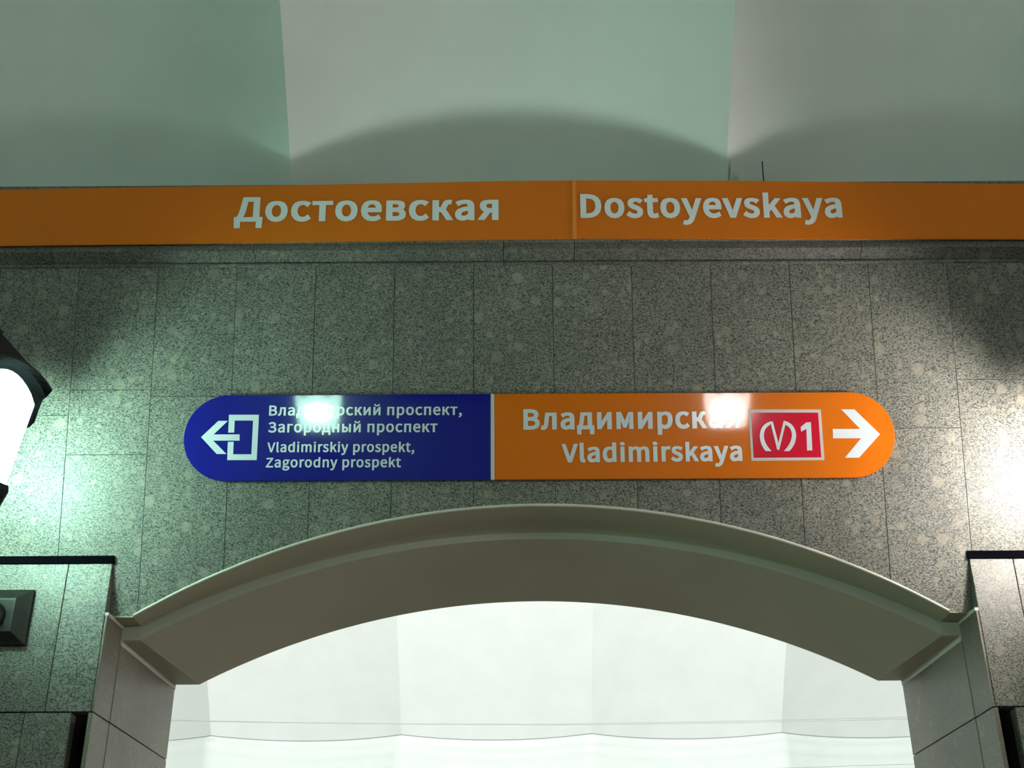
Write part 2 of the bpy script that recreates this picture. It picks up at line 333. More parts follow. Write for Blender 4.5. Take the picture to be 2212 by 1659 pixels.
# ------------------------------------------------------------------ lettering
GLYPHS = json.loads(r'''{",":[379,[102,-259,185,-211,248,-146,288,-67,302,26,294,87,274,133,240,162,196,172,160,166,130,149,110,121,102,85,110,48,130,20,159,3,194,-3,209,-1,199,-59,172,-110,129,-153,72,-186]],
"1":[757,[120,0,668,0,668,104,468,104,468,1000,372,1000,329,978,282,959,227,943,165,929,165,850,344,850,344,104,120,104]],
"D":[939,[138,0,393,0,593,34,739,133,828,291,858,503,828,716,738,871,590,967,387,1000,138,1000],[263,104,263,898,377,898,531,872,641,796,707,672,729,503,707,334,641,209,531,131,377,104]],
"V":[784,[321,0,467,0,784,1000,656,1000,495,458,471,374,448,293,425,213,398,128,393,128,367,213,343,293,320,374,296,458,134,1000,1,1000]],
"Z":[823,[68,0,759,0,759,108,224,108,752,925,752,1000,116,1000,116,894,596,894,68,76]],
"a":[768,[296,-18,363,-9,427,13,486,47,542,89,546,89,557,0,659,0,659,456,644,581,599,677,519,738,402,760,316,751,237,728,169,697,112,663,160,577,207,606,261,631,319,649,382,656,457,640,504,599,528,539,535,469,331,434,189,378,107,299,80,192,97,103,142,37,210,-4],[332,83,280,90,238,110,211,147,201,201,218,266,274,318,377,358,535,386,535,180,482,138,433,108,383,89]],
"d":[846,[378,-18,442,-9,502,13,556,47,603,87,607,87,618,0,720,0,720,1086,595,1086,595,801,602,674,554,710,505,737,453,754,393,760,271,733,169,655,99,532,72,370,94,205,156,83,252,8],[405,87,319,107,254,162,214,251,201,371,217,487,263,576,331,634,415,655,460,651,505,637,549,613,595,577,595,188,549,144,503,112,455,93]],
"e":[756,[426,-18,497,-12,560,4,617,28,668,57,625,141,582,116,538,97,491,86,439,82,343,100,267,152,216,234,194,341,693,341,695,356,697,373,698,392,698,412,679,556,622,665,529,735,402,760,279,733,173,655,99,533,71,370,99,206,174,84,287,8],[192,430,217,528,265,600,330,645,405,660,483,645,541,601,577,529,589,430]],
"g":[769,[375,-341,530,-320,649,-264,724,-183,750,-85,734,-5,685,49,605,81,492,91,347,91,284,97,244,114,223,140,217,172,221,200,231,223,246,243,265,261,291,250,318,241,346,236,374,235,481,253,567,304,624,385,645,492,641,539,629,580,610,616,585,645,737,645,737,741,479,741,457,748,432,754,404,758,374,760,268,741,180,688,119,605,97,495,105,432,127,377,158,331,194,296,194,291,164,266,138,234,119,196,112,153,117,112,131,79,152,52,179,31,179,25,132,-10,98,-51,77,-96,70,-143,92,-228,155,-290,251,-328],[374,319,314,332,264,367,230,422,217,495,229,568,263,623,313,657,374,668,436,657,486,623,520,568,532,495,519,422,485,367,435,332],[393,-255,302,-246,235,-220,193,-179,179,-126,183,-93,196,-61,220,-30,254,0,279,-5,304,-9,327,-10,349,-11,477,-11,542,-16,589,-32,618,-61,628,-105,611,-161,564,-209,490,-242]],
"i":[375,[126,0,251,0,251,741,126,741],[188,894,222,899,248,916,265,943,271,977,265,1010,248,1035,222,1051,188,1057,155,1051,129,1035,112,1010,106,977,112,943,129,916,155,899]],
"k":[753,[126,0,248,0,248,195,387,357,604,0,739,0,460,442,707,741,568,741,254,351,248,351,248,1086,126,1086]],
"l":[387,[256,-18,280,-17,299,-14,315,-11,329,-7,311,89,302,87,296,86,290,86,285,86,272,89,261,98,254,115,251,139,251,1086,126,1086,126,147,133,77,156,25,197,-7]],
"m":[1263,[126,0,251,0,251,538,300,587,348,623,393,644,437,651,498,639,541,604,566,543,574,453,574,0,698,0,698,538,749,587,797,623,842,644,885,651,947,639,990,604,1015,543,1023,453,1023,0,1147,0,1147,469,1134,594,1092,685,1022,741,924,760,858,749,796,720,736,675,678,618,650,677,607,722,549,750,473,760,409,750,349,723,294,683,243,633,240,633,228,741,126,741]],
"n":[832,[126,0,251,0,251,538,303,587,351,622,400,644,453,651,516,639,560,604,585,543,593,453,593,0,718,0,718,469,704,594,663,685,592,741,491,760,420,750,355,723,297,683,243,633,240,633,228,741,126,741]],
"o":[827,[413,-18,543,8,653,84,728,206,756,370,728,535,653,657,543,734,413,760,283,734,174,657,99,535,71,370,99,206,174,84,283,8],[413,86,326,106,258,164,215,253,199,370,215,486,258,576,326,634,413,655,501,634,569,576,613,486,629,370,613,253,569,164,501,106]],
"p":[846,[126,-312,251,-312,251,-61,247,68,298,31,349,4,401,-12,452,-18,573,9,676,87,747,212,774,382,754,538,698,657,605,733,479,760,415,751,354,728,296,695,243,655,240,655,228,741,126,741],[431,87,391,91,347,104,300,128,251,164,251,554,303,597,353,629,401,648,447,655,538,635,599,580,633,493,644,381,628,258,584,165,516,107]],
"r":[529,[126,0,251,0,251,476,292,556,339,609,389,639,437,648,458,647,475,645,492,641,509,636,532,744,515,751,496,756,476,759,453,760,393,749,337,718,286,670,243,606,240,606,228,741,126,741]],
"s":[638,[319,-18,435,0,519,47,571,117,588,202,568,291,516,352,444,394,363,427,303,451,252,477,217,510,203,555,212,597,237,631,280,654,341,663,388,658,431,644,471,623,509,598,569,675,522,708,468,735,406,753,340,760,231,744,151,699,102,632,85,550,104,468,153,409,223,367,300,336,361,312,415,282,454,244,469,195,460,150,433,113,388,88,323,79,261,86,205,104,153,132,104,168,44,85,101,44,168,11,242,-10]],
"t":[514,[357,-18,393,-15,428,-9,462,0,495,10,471,104,451,96,429,89,407,85,386,83,332,93,297,120,277,165,271,225,271,640,473,640,473,741,271,741,271,950,168,950,154,741,37,734,37,640,147,640,147,229,158,128,194,50,258,0]],
"v":[711,[285,0,431,0,693,741,570,741,430,319,413,265,396,210,378,155,362,101,355,101,338,155,321,210,304,265,286,319,147,741,18,741]],
"y":[711,[138,-319,236,-299,312,-245,370,-164,415,-63,693,741,572,741,438,330,423,279,408,226,393,172,378,120,371,120,352,173,333,227,315,279,297,330,147,741,18,741,315,-1,299,-57,271,-121,235,-171,189,-205,132,-217,117,-216,102,-213,87,-209,75,-205,50,-304,69,-311,90,-315,113,-318]],
"В":[896,[138,0,456,0,609,18,729,73,807,165,835,293,820,385,778,455,713,504,632,532,632,539,694,571,740,621,768,684,778,756,752,868,681,944,573,987,434,1000,138,1000],[263,576,263,900,417,900,521,892,594,864,639,814,653,739,640,671,597,619,522,587,412,576],[263,101,263,477,438,477,555,467,640,434,693,378,711,297,692,210,639,149,553,113,438,101]],
"Д":[971,[164,0,809,0,809,-286,918,-286,933,31,933,108,821,108,821,1000,317,1000,292,854,271,728,250,604,225,467,188,301,152,194,118,134,86,108,40,108,40,31,53,-286,164,-286],[228,108,259,163,288,237,315,331,340,446,360,564,377,670,394,776,413,894,694,894,694,108]],
"З":[846,[423,-18,564,2,678,61,755,156,783,284,768,377,726,450,662,502,583,531,583,538,646,572,693,623,721,688,731,763,708,870,643,951,543,1001,413,1018,325,1009,242,985,170,947,109,898,176,814,226,853,282,882,344,901,411,907,489,897,552,867,593,817,608,748,594,674,549,620,471,587,357,576,276,576,276,477,389,477,504,466,589,432,642,374,660,291,641,206,590,144,515,106,423,93,342,99,269,120,202,158,135,214,65,127,143,62,228,17,321,-9]],
"а":[768,[296,-18,363,-9,427,13,486,47,542,89,546,89,557,0,659,0,659,456,644,581,599,677,519,738,402,760,316,751,237,728,169,697,112,663,160,577,207,606,261,631,319,649,382,656,457,640,504,599,528,539,535,469,331,434,189,378,107,299,80,192,97,103,142,37,210,-4],[332,83,280,90,238,110,211,147,201,201,218,266,274,318,377,358,535,386,535,180,482,138,433,108,383,89]],
"в":[774,[126,0,423,0,540,12,633,50,693,116,715,211,702,281,669,333,619,368,559,389,559,394,611,417,649,451,674,497,682,553,663,639,607,697,521,730,409,741,126,741],[248,430,248,652,397,652,471,645,522,623,551,588,561,542,551,495,521,460,467,438,389,430],[248,89,248,341,401,341,484,333,544,308,580,270,592,220,581,164,547,123,489,97,408,89]],
"г":[626,[126,0,251,0,251,640,587,640,587,741,126,741]],
"д":[810,[150,0,656,0,656,-262,764,-262,776,23,776,101,668,101,668,741,210,741,171,412,147,266,123,176,96,126,65,101,30,101,30,23,42,-262,150,-262],[198,101,223,147,246,209,265,289,280,389,308,640,544,640,544,101]],
"е":[756,[426,-18,497,-12,560,4,617,28,668,57,625,141,582,116,538,97,491,86,439,82,343,100,267,152,216,234,194,341,693,341,695,356,697,373,698,392,698,412,679,556,622,665,529,735,402,760,279,733,173,655,99,533,71,370,99,206,174,84,287,8],[192,430,217,528,265,600,330,645,405,660,483,645,541,601,577,529,589,430]],
"и":[861,[126,0,241,0,523,424,545,462,571,504,597,546,621,584,628,584,623,511,618,440,615,372,614,310,614,0,735,0,735,741,619,741,338,317,316,279,290,237,264,196,240,158,235,158,239,230,243,301,246,369,247,431,247,741,126,741]],
"й":[861,[126,0,241,0,523,424,545,462,571,504,597,546,621,584,628,584,623,511,618,440,615,372,614,310,614,0,735,0,735,741,619,741,338,317,316,279,290,237,264,196,240,158,235,158,239,230,243,301,246,369,247,431,247,741,126,741],[435,873,543,893,615,946,657,1021,673,1108,570,1108,562,1046,540,995,499,961,435,948,370,961,328,995,306,1046,297,1108,195,1108,211,1021,253,946,326,893]],
"к":[759,[126,0,251,0,251,334,396,334,603,0,738,0,487,389,551,538,578,591,603,621,629,635,658,638,665,638,671,637,676,636,682,634,704,752,695,755,684,758,672,759,660,760,604,754,555,731,510,683,467,602,393,435,251,435,251,741,126,741]],
"л":[809,[83,-18,156,-2,213,44,254,120,278,228,291,331,303,434,315,537,327,640,558,640,558,0,683,0,683,741,229,741,215,621,201,501,186,380,172,259,159,189,137,140,109,111,72,102,63,103,54,104,46,106,38,108,15,-7,31,-11,47,-15,64,-17]],
"м":[965,[126,0,237,0,237,334,236,391,232,458,228,526,224,589,229,589,246,546,263,501,281,457,297,415,442,70,524,70,666,415,683,457,701,501,718,545,735,589,741,589,736,526,732,458,729,391,727,334,727,0,840,0,840,741,697,741,555,393,540,347,523,301,506,257,488,213,482,213,466,257,449,301,432,347,415,393,269,741,126,741]],
"н":[858,[126,0,251,0,251,330,607,330,607,0,731,0,731,741,607,741,607,439,251,439,251,741,126,741]],
"о":[827,[413,-18,543,8,653,84,728,206,756,370,728,535,653,657,543,734,413,760,283,734,174,657,99,535,71,370,99,206,174,84,283,8],[413,86,326,106,258,164,215,253,199,370,215,486,258,576,326,634,413,655,501,634,569,576,613,486,629,370,613,253,569,164,501,106]],
"п":[843,[126,0,251,0,251,640,593,640,593,0,718,0,718,741,126,741]],
"р":[846,[126,-312,251,-312,251,-61,247,68,298,31,349,4,401,-12,452,-18,573,9,676,87,747,212,774,382,754,538,698,657,605,733,479,760,415,751,354,728,296,695,243,655,240,655,228,741,126,741],[431,87,391,91,347,104,300,128,251,164,251,554,303,597,353,629,401,648,447,655,538,635,599,580,633,493,644,381,628,258,584,165,516,107]],
"с":[696,[417,-18,483,-11,546,7,604,36,658,75,603,160,566,131,524,107,478,92,428,86,335,106,263,164,216,253,199,370,217,486,265,576,339,634,432,655,474,650,512,637,547,617,580,591,643,673,601,706,552,734,494,753,427,760,291,734,177,657,100,535,71,370,97,206,171,84,280,8]],
"т":[701,[288,0,412,0,412,640,662,640,662,741,40,741,40,640,288,640]],
"ы":[1027,[126,0,355,0,475,14,568,57,628,130,649,236,628,340,568,412,475,454,355,468,251,468,251,741,126,741],[251,100,251,371,341,371,424,363,482,338,517,296,528,236,517,175,482,133,424,108,341,100],[778,0,902,0,902,741,778,741]],
"я":[783,[417,383,339,392,280,418,243,460,231,518,243,575,280,615,339,638,417,645,533,645,533,383],[49,0,190,0,394,293,397,293,533,293,533,0,658,0,658,741,396,741,281,729,189,692,128,625,106,521,119,443,155,383,209,339,276,310]]}''')
def inside(p, poly):
    x, y = p; c = False
    for i in range(len(poly)):
        (x1, y1), (x2, y2) = poly[i], poly[i-1]
        if (y1 > y) != (y2 > y) and x < (x2-x1)*(y-y1)/(y2-y1)+x1: c = not c
    return c
XH = 663.0
def warp(y, lower):
    if not lower: return y
    k = .75
    if y <= 0: return y*1.02
    if y <= XH: return y*(k*1000/XH)
    return k*1000+(y-XH)*(1000-k*1000)/(1000-XH)
def glyph_loops(text, fat, track):
    loops = []; pen = 0
    for ch in text:
        if ch == ' ': pen += 320+track; continue
        g = GLYPHS[ch]; ls = []
        for l in g[1:]:
            pts = [(l[i], warp(l[i+1], ch.islower())) for i in range(0, len(l), 2)]
            if ch in 'iй' and min(y for x, y in pts) > 700: pts = [(x, y+(48 if ch == 'i' else 25)) for x, y in pts]
            q = [pts[0]]
            for p in pts[1:]:
                if math.dist(p, q[-1]) > 3: q.append(p)
            if math.dist(q[0], q[-1]) <= 3: q.pop()
            ls.append(q)
        for a, l in enumerate(ls):
            hole = sum(inside(l[0], o) for b, o in enumerate(ls) if b != a) % 2 == 1
            loops.append(([(x+pen, y) for x, y in l], hole))
        pen += g[0]+track
    return loops
def lettering(name, text, p_left, p_right, p_top, fat=46, track=70, n=None, off=.0008, mat=None, parent=None, label=None):
    """text set between two points of a plane; p_top gives the capital height above p_left"""
    loops = glyph_loops(text, fat, track)
    x0 = min(p[0] for l, h in loops for p in l)-fat; x1 = max(p[0] for l, h in loops for p in l)+fat
    ex = (p_right-p_left)/(x1-x0)
    nx = (p_right-p_left).normalized()
    up = n.cross(nx).normalized()
    if up.z < 0: up = -up
    capH = (p_top-p_left).dot(up)
    ey = up*(capH/(1000+2*fat))
    def T(x, y, k=0): return p_left + ex*(x-x0) + ey*(y+fat) + n*(off)
    cu = bpy.data.curves.new('tmp', 'CURVE'); cu.dimensions = '2D'; cu.fill_mode = 'FRONT'
    for l, h in loops:
        sp = cu.splines.new('POLY'); sp.points.add(len(l)-1)
        for i, p in enumerate(l): sp.points[i].co = (p[0], p[1], 0, 1)
        sp.use_cyclic_u = True
    ob = bpy.data.objects.new('tmp', cu); me = ob.to_mesh()
    vs = [T(v.co.x, v.co.y) for v in me.vertices]; fs = [list(p.vertices) for p in me.polygons]
    ob.to_mesh_clear(); bpy.data.objects.remove(ob); bpy.data.curves.remove(cu)
    for l, h in loops:
        area_ = sum(l[i-1][0]*l[i][1]-l[i][0]*l[i-1][1] for i in range(len(l)))
        sgn = (1 if area_ > 0 else -1)*(-1 if h else 1)
        m_ = len(l); base = len(vs)
        for i in range(m_):
            a, b, c = Vector(l[i-1]), Vector(l[i]), Vector(l[(i+1) % m_])
            d1 = (b-a).normalized(); d2 = (c-b).normalized()
            n1 = Vector((d1.y, -d1.x))*sgn; n2 = Vector((d2.y, -d2.x))*sgn
            mm = (n1+n2); 
            mm = mm.normalized() if mm.length > 1e-4 else n1
            w = min(fat/max(mm.dot(n1), .3), fat*1.6)
            o = b+mm*w
            vs += [T(b.x, b.y), T(o.x, o.y)]
        for i in range(m_):
            j = (i+1) % m_
            fs.append([base+2*i, base+2*j, base+2*j+1, base+2*i+1])
    me = bpy.data.meshes.new(name); me.from_pydata([tuple(v) for v in vs], [], fs); me.update()
    o = link(name, me, mat, parent)
    if label: o['label'] = label
    return o
def HB(x, y): return hit(x, y, B0, BN)
lettering('lettering', 'Достоевская', HB(505, 480), HB(1077, 476), HB(505, 427), n=BN, off=.003, mat=M_WHITE2, parent=band, fat=52, label='white Cyrillic station name')
lettering('lettering', 'Dostoyevskaya', HB(1254, 471.5), HB(1820, 471), HB(1254, 420), n=BN, off=.003, mat=M_WHITE2, parent=band, fat=52, label='white Latin station name')

# ------------------------------------------------------------------ direction sign
SO = A0 + N0*.022
def HS(x, y, out=0.0): return hit(x, y, SO, N0) + N0*out
sign = tag(empty('direction_sign', HS(1165, 940)), 'long pill-shaped glossy sign, half blue with exit arrow, half orange, above the arch', 'sign')
pL = HS(397, 945); pR = HS(1933, 937)
ax = (pR-pL).normalized(); axu = ax.cross(N0).normalized()
if axu.z < 0: axu = -axu
mid = HS(1065, 942); hh = ((HS(1065, 851)-mid).dot(axu)-(HS(1065, 1036)-mid).dot(axu))/2
cen0 = pL + axu*(((HS(1065, 851)-pL).dot(axu)+(HS(1065, 1036)-pL).dot(axu))/2)
Ltot = (pR-pL).dot(ax); Lmid = (HS(1060, 942)-pL).dot(ax); Lm2 = (HS(1068, 942)-pL).dot(ax)
def SP(u, v, out=0.0): return cen0 + ax*u + axu*v + N0*out
def semi(cx, sgn, r, a0=90, n=28): return [(cx+sgn*r*math.sin(math.radians(180*i/n)), r*math.cos(math.radians(180*i/n))) for i in range(n+1)]
poly = [(Lmid, hh)] + semi(hh, -1, hh) + [(Lmid, -hh)]
link('blue_panel', prism('blue_panel', [SP(u, v) for u, v in poly], -N0*.02, .0012), M_BLUE, sign)
poly = [(Lm2, -hh)] + semi(Ltot-hh, 1, hh)[::-1] + [(Lm2, hh)]
link('orange_panel', prism('orange_panel', [SP(u, v) for u, v in poly], -N0*.02, .0012), M_ORANGE, sign)
link('divider_strip', prism('divider_strip', [SP(u, v, .0006) for u, v in ((Lmid, -hh), (Lm2, -hh), (Lm2, hh), (Lmid, hh))], -N0*.02), M_DIV, sign)
def flat(name, pts, mat, out=.0009, parent=None, label=None, P=None):
    P = P or (lambda x, y: HS(x, y))
    o = link(name, prism(name, [P(x, y)+N0*out for x, y in pts], -N0*.0006), mat, parent or sign)
    if label: o['label'] = label
    return o
def b(x, y): return (x/3.16+380, y/3.16+820)
def r(x, y): return (x/2.458+1050, y/2.458+820)
def joined(name, polys, mat, out=.0009, label=None, parent=None):
    vs = []; fs = []
    for pl in polys:
        k = len(vs); vs += [HS(x, y)+N0*out for x, y in pl]; fs.append(list(range(k, k+len(pl))))
    o = link(name, mesh(name, vs, fs), mat, parent or sign)
    if label: o['label'] = label
    return o
joined('exit_pictogram', [
    [b(362, 240), b(567, 240), b(565.5, 280), b(361, 280)],
    [b(527, 280), b(565.5, 280), b(554, 510), b(515, 510)],
    [b(352, 510), b(554, 510), b(552, 550), b(350, 550)],
    [b(361, 280), b(402, 280), b(398, 362), b(357, 362)],
    [b(355, 425), b(395, 425), b(391, 510), b(351, 510)],
    [b(172, 393), b(290, 282), b(355, 282), b(258, 375), b(435, 374), b(435, 417), b(255, 417), b(345, 508), b(278, 508)],
], M_WHITE, label='white arrow pointing left out of a door frame')
joined('arrow', [[r(1840, 262), r(1985, 262), r(1885, 158), r(1955, 158), r(2092, 290), r(1980, 415), r(1905, 415), r(1990, 312), r(1842, 312)]], M_WHITE, label='white arrow pointing right')
FS = 50
for txt, l, rr, t in (
        ('Владимирский проспект,', (581, 898), (997.7, 896.5), (581, 876)),
        ('Загородный проспект', (579, 934.5), (945, 933.5), (579, 912)),
        ('Vladimirskiy prospekt,', (577, 977), (895, 976.5), (577, 956)),
        ('Zagorodny prospekt', (574, 1010), (866, 1009.5), (574, 989))):
    lettering('lettering', txt, HS(*l), HS(*rr), HS(*t), n=N0, off=.0009, mat=M_WHITE, parent=sign, fat=38, label='small white street names')
for txt, l, rr, t in (
        ('Владимирская', (1130.5, 928.5), (1599, 925), (1130.5, 884)),
        ('Vladimirskaya', (1213.5, 999), (1604, 996), (1213.5, 959))):
    lettering('lettering', txt, HS(*l), HS(*rr), HS(*t), n=N0, off=.0009, mat=M_WHITE, parent=sign, fat=50, label='large white station name')
lb = flat('line_badge', [(1617, 884.5), (1773, 884.5), (1781, 994), (1623, 995.5)], M_DIV, .0007, label='red rectangle with white border, metro emblem and numeral 1')
o = flat('badge_field', [(1622, 891.5), (1767, 891.5), (1774, 988), (1628, 989)], M_RED, .0010); o.parent = lb; o.matrix_parent_inverse = Matrix()
# emblem: a V between two curved brackets
def bez(p0, p1, p2, p3, n=10):
    out = []
    for i in range(n+1):
        t = i/n; s_ = 1-t
        out.append(tuple(s_**3*a+3*s_*s_*t*b_+3*s_*t*t*c+t**3*d for a, b_, c, d in zip(p0, p1, p2, p3)))
    return out
def strip(outer, inner): 
    return [[outer[i], outer[i+1], inner[i+1], inner[i]] for i in range(len(outer)-1)]
polys = []
o1 = bez((1512, 222), (1440, 238), (1438, 330), (1484, 380)); i1 = bez((1508, 240), (1462, 262), (1462, 330), (1516, 380))
polys += strip(o1, i1)
o2 = bez((1580, 218), (1660, 234), (1664, 330), (1610, 380)); i2 = bez((1584, 238), (1640, 258), (1634, 330), (1580, 380))
polys += strip(o2, i2)
polys += [[(1508, 222), (1522, 224), (1556, 352), (1550, 374), (1545, 372)], [(1580, 218), (1590, 236), (1556, 374), (1549, 374), (1548, 352)]]
joined('metro_emblem', [[r(*p) for p in pl] for pl in polys], M_WHITE, .0015).parent = lb
o = bpy.data.objects['metro_emblem']; o.matrix_parent_inverse = Matrix()
o = joined('numeral', [[r(1699, 228), r(1724, 226), r(1732, 376), r(1704, 377)], [r(1699, 228), r(1701, 262), r(1672, 277), r(1670, 252)]], M_WHITE, .0015); o.parent = lb; o.matrix_parent_inverse = Matrix()

# ------------------------------------------------------------------ pillars left and right of the arch
REV1 = [(1.424, PY+.001), (1.412, YR)]; REV2 = [(1.4105, YR+.0008), (1.360, BACKY)]    # plan of the reveal, mirrored
def pillar(name, sx, label):
    root = tag(empty(name, (sx*1.787, PY, 0)), label, kind='structure')
    courses = [(Z_COURSE+.002, Z_JOINT-.014), (1.72, Z_COURSE-.002), (.8, 1.716), (0, .796)]
    for ci, (z0, z1) in enumerate(courses):
        edges = [XP, 1.578, 1.996, 2.142] if ci == 0 else [1.492, 1.640, 1.934, 2.08]
        for a, b_ in zip(edges, edges[1:]):
            x0, x1 = sorted((sx*(a+GAP/2), sx*(b_-GAP/2)))
            link('granite_slab', box('granite_slab', x0, x1, PY, PY+.05, z0, z1, .0015), M_GRAN, root)
        # reveal slabs: narrow front return, then the main face
        for pts, ztop in ((REV1, Z_SPRING-.012), (REV2, Z_SP2-.020)):
            zt = z1 if ci else ztop
            pl = [Vector((sx*x, y, z0)) for x, y in pts]
            wd = .03 if pts is REV2 else (.007 if ci == 0 else .014)
            bk = [Vector((sx*(x+wd), y, z0)) for x, y in pts[::-1]]
            link('reveal_slab', prism('reveal_slab', pl+bk, Vector((0, 0, zt-z0)), .001), M_REV, root)
    # dark core of the pillar (seen only in the joints and in the groove)
    link('core', box('core', *sorted((sx*1.50, sx*2.10)), PY+.04, BACKY-.01, 0, Z_JOINT-.02), M_MORTAR, root)
    link('groove_back', box('groove_back', *sorted((sx*1.456, sx*1.54)), PY+.16, BACKY-.01, 0, Z_COURSE), M_MORTAR, root)
    link('side_slab', box('side_slab', *sorted((sx*XP, sx*1.50)), PY+.05, PY+.09, Z_SPRING, Z_JOINT-.014), M_GRAN, root)
    st = link('shadow_gap_strip', box('shadow_gap_strip', *sorted((sx*(XP-.004), sx*2.15)), PY-.006, PY+.05, Z_JOINT-.014, Z_JOINT+.012), M_GAP_SHADE, root)  # solid box painted as the shade of a recess over the slabs
    st['label'] = 'thin black strip painted as the shaded gap along the top'
    return root
pillar('pillar_left', -1, 'greenish granite pillar face left of the arch with a painted shadow gap on top')
pillar('pillar_right', 1, 'warm grey granite pillar face right of the arch with a painted shadow gap on top')

# ------------------------------------------------------------------ arch soffit
arch = tag(empty('arch_soffit', (0, 4.5, Z_SPRING)), 'painted underside of the broad segmental arch with a stepped moulding', kind='structure')
n = 72
def lane(y, half, za, zs=Z_SPRING): return [Vector((x, y, z)) for x, z in arc(half, zs, za, n)]
E_ = EYE
fr = [Vector((x, wallY(z)-.001, z)) for x, z in arc(H_F, Z_SPRING, Z_AF, n)]
rows = [fr, lane(4.165, H_F-.001, 1.705+E_), lane(4.20, H_F-.001, 1.703+E_), lane(4.222, H_F-.002, 1.698+E_), lane(4.236, H_F-.003, 1.692+E_), lane(YR, H_F-.004, 1.684+E_)]
link('outer_band', grid('outer_band', rows), M_SOFFIT, arch, True)
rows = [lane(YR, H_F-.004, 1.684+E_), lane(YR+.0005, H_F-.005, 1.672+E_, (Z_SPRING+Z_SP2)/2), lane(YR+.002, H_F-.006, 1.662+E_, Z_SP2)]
link('step_moulding', grid('step_moulding', rows), M_STEP_LIT, arch, True)
rows = [lane(YR+.002, H_F-.006, 1.662+E_, Z_SP2), lane(4.5, H_F-.04, 1.648+E_, Z_SP2), lane(BACKY, H_B, Z_AB, Z_SP2)]
link('main_soffit', grid('main_soffit', rows), M_SOFFIT, arch, True)
for sx in (-1, 1):
    pl = [Vector((sx*x, y, Z_SPRING-.001)) for x, y in [(H_F, wallY(Z_SPRING)), (H_F-.004, YR), (1.414, YR), (XP, wallY(Z_SPRING))]]
    link('spring_ledge', prism('spring_ledge', pl, Vector((0, 0, .02))), M_SOFFIT, arch)
    pl = [Vector((sx*x, y, Z_SP2-.001)) for x, y in [(H_F-.006, YR+.002), (H_B, BACKY), (1.362, BACKY), (1.409, YR+.002)]]
    link('spring_ledge', prism('spring_ledge', pl, Vector((0, 0, .02))), M_SOFFIT, arch)
    # riser corner between the two ledges, and pale fillets on top of the stone
    link('riser_corner', box('riser_corner', *sorted((sx*(H_F-.006), sx*1.412)), YR, YR+.02, Z_SP2-.002, Z_SPRING-.001), M_STEP_LIT, arch)
    for pts, zt, hgt in ((REV1, Z_SPRING, .012), (REV2, Z_SP2, .020)):
        pl = [Vector((sx*(x-.003), y, zt-hgt)) for x, y in pts] + [Vector((sx*(x+.02), y, zt-hgt)) for x, y in pts[::-1]]
        link('spring_fillet', prism('spring_fillet', pl, Vector((0, 0, hgt)), .002), M_EDGE, arch)

# ------------------------------------------------------------------ mass of the wall behind the stone
core = tag(empty('wall_core', (0, 4.6, 3)), kind='structure')
xs = [-4+8*i/200 for i in range(201)]
rows = [[Vector((x, 4.20, (arcz(x)+.03 if abs(x) < XP else Z_JOINT-.03))) for x in xs],
        [Vector((x, 4.05, 4.3)) for x in xs], [Vector((x, BACKY, 4.6)) for x in xs],
        [Vector((x, BACKY, (arcz(x, H_B, Z_AB, Z_SP2)+.001 if abs(x) < XP else Z_JOINT-.03))) for x in xs]]
link('lintel_mass', grid('lintel_mass', rows), M_PLASTER, core)
for sx in (-1, 1):
    link('outer_mass', box('outer_mass', *sorted((sx*2.5, sx*8)), 4.2, BACKY, 0, 4.6), M_MORTAR, core)

# ------------------------------------------------------------------ fluted vaults
def vault(name, label, ridges, y0, z0, yc, ang0, sag, mat, part, sgn=1, nx=24, na=28, lip=0.0):
    root = tag(empty(name, (0, y0, z0)), label, kind='structure')
    R = abs(y0-yc)/math.sin(ang0); cz = z0-R*math.cos(ang0)
    d = 1 if y0 > yc else -1
    for a, b_ in zip(ridges, ridges[1:]):
        w = (b_-a)/2; Rf = (w*w+sag*sag)/(2*sag)
        rows = []
        for i in range(na+1):
            t = ang0*(1-i/na)*1.0
            row = []
            for j in range(nx+1):
                x = a+(b_-a)*j/nx; q = x-(a+b_)/2
                dep = math.sqrt(Rf*Rf-q*q)-(Rf-sag)
                rr = R+dep*(.25+.75*min(1, t/ang0*1.6))
                if i == 0:   # start on a level line
                    yy = y0+d*dep/math.sin(ang0)*1.0; zz = z0
                else:
                    yy = yc+d*rr*math.sin(t); zz = max(cz+rr*math.cos(t), z0)
                row.append(Vector((x, yy, zz)))
            rows.append(row)
        me = grid(part, rows); link(part, me, mat, root, True)
    return root
per = 1.585
xr = -.80-.093+.0; ridges = [xr+per*k for k in range(-3, 5)]
V_Y0, V_ANG, V_SAG = BAND_TOP.y+.135, math.radians(47), .20
vault('ceiling', 'pale plaster vault of upright fluted bays above the orange band', ridges, V_Y0, BAND_TOP.z-.004, HALL_C, V_ANG, V_SAG, M_PLASTER, 'vault_flute')
link('cornice_top', box('cornice_top', -4.5, 4.5, BAND_TOP.y+.01, BAND_TOP.y+.6, BAND_TOP.z-.03, BAND_TOP.z-.005), M_PLASTER, cw)
# dark wire end, and damp stains, where the vault meets the band
P_ = hit(1647, 385, Vector((0, V_Y0+.02, BAND_TOP.z)), Vector((0, -1, -1)).normalized())
tag(link('wire', tube('wire', [P_+Vector((0, -.012, -.03)), P_+Vector((0, -.018, .02)), P_+Vector((-.001, -.032, .052))], .0022, 6), M_DARKWIRE),
    'short thin dark wire sticking up behind the orange band', 'wire')

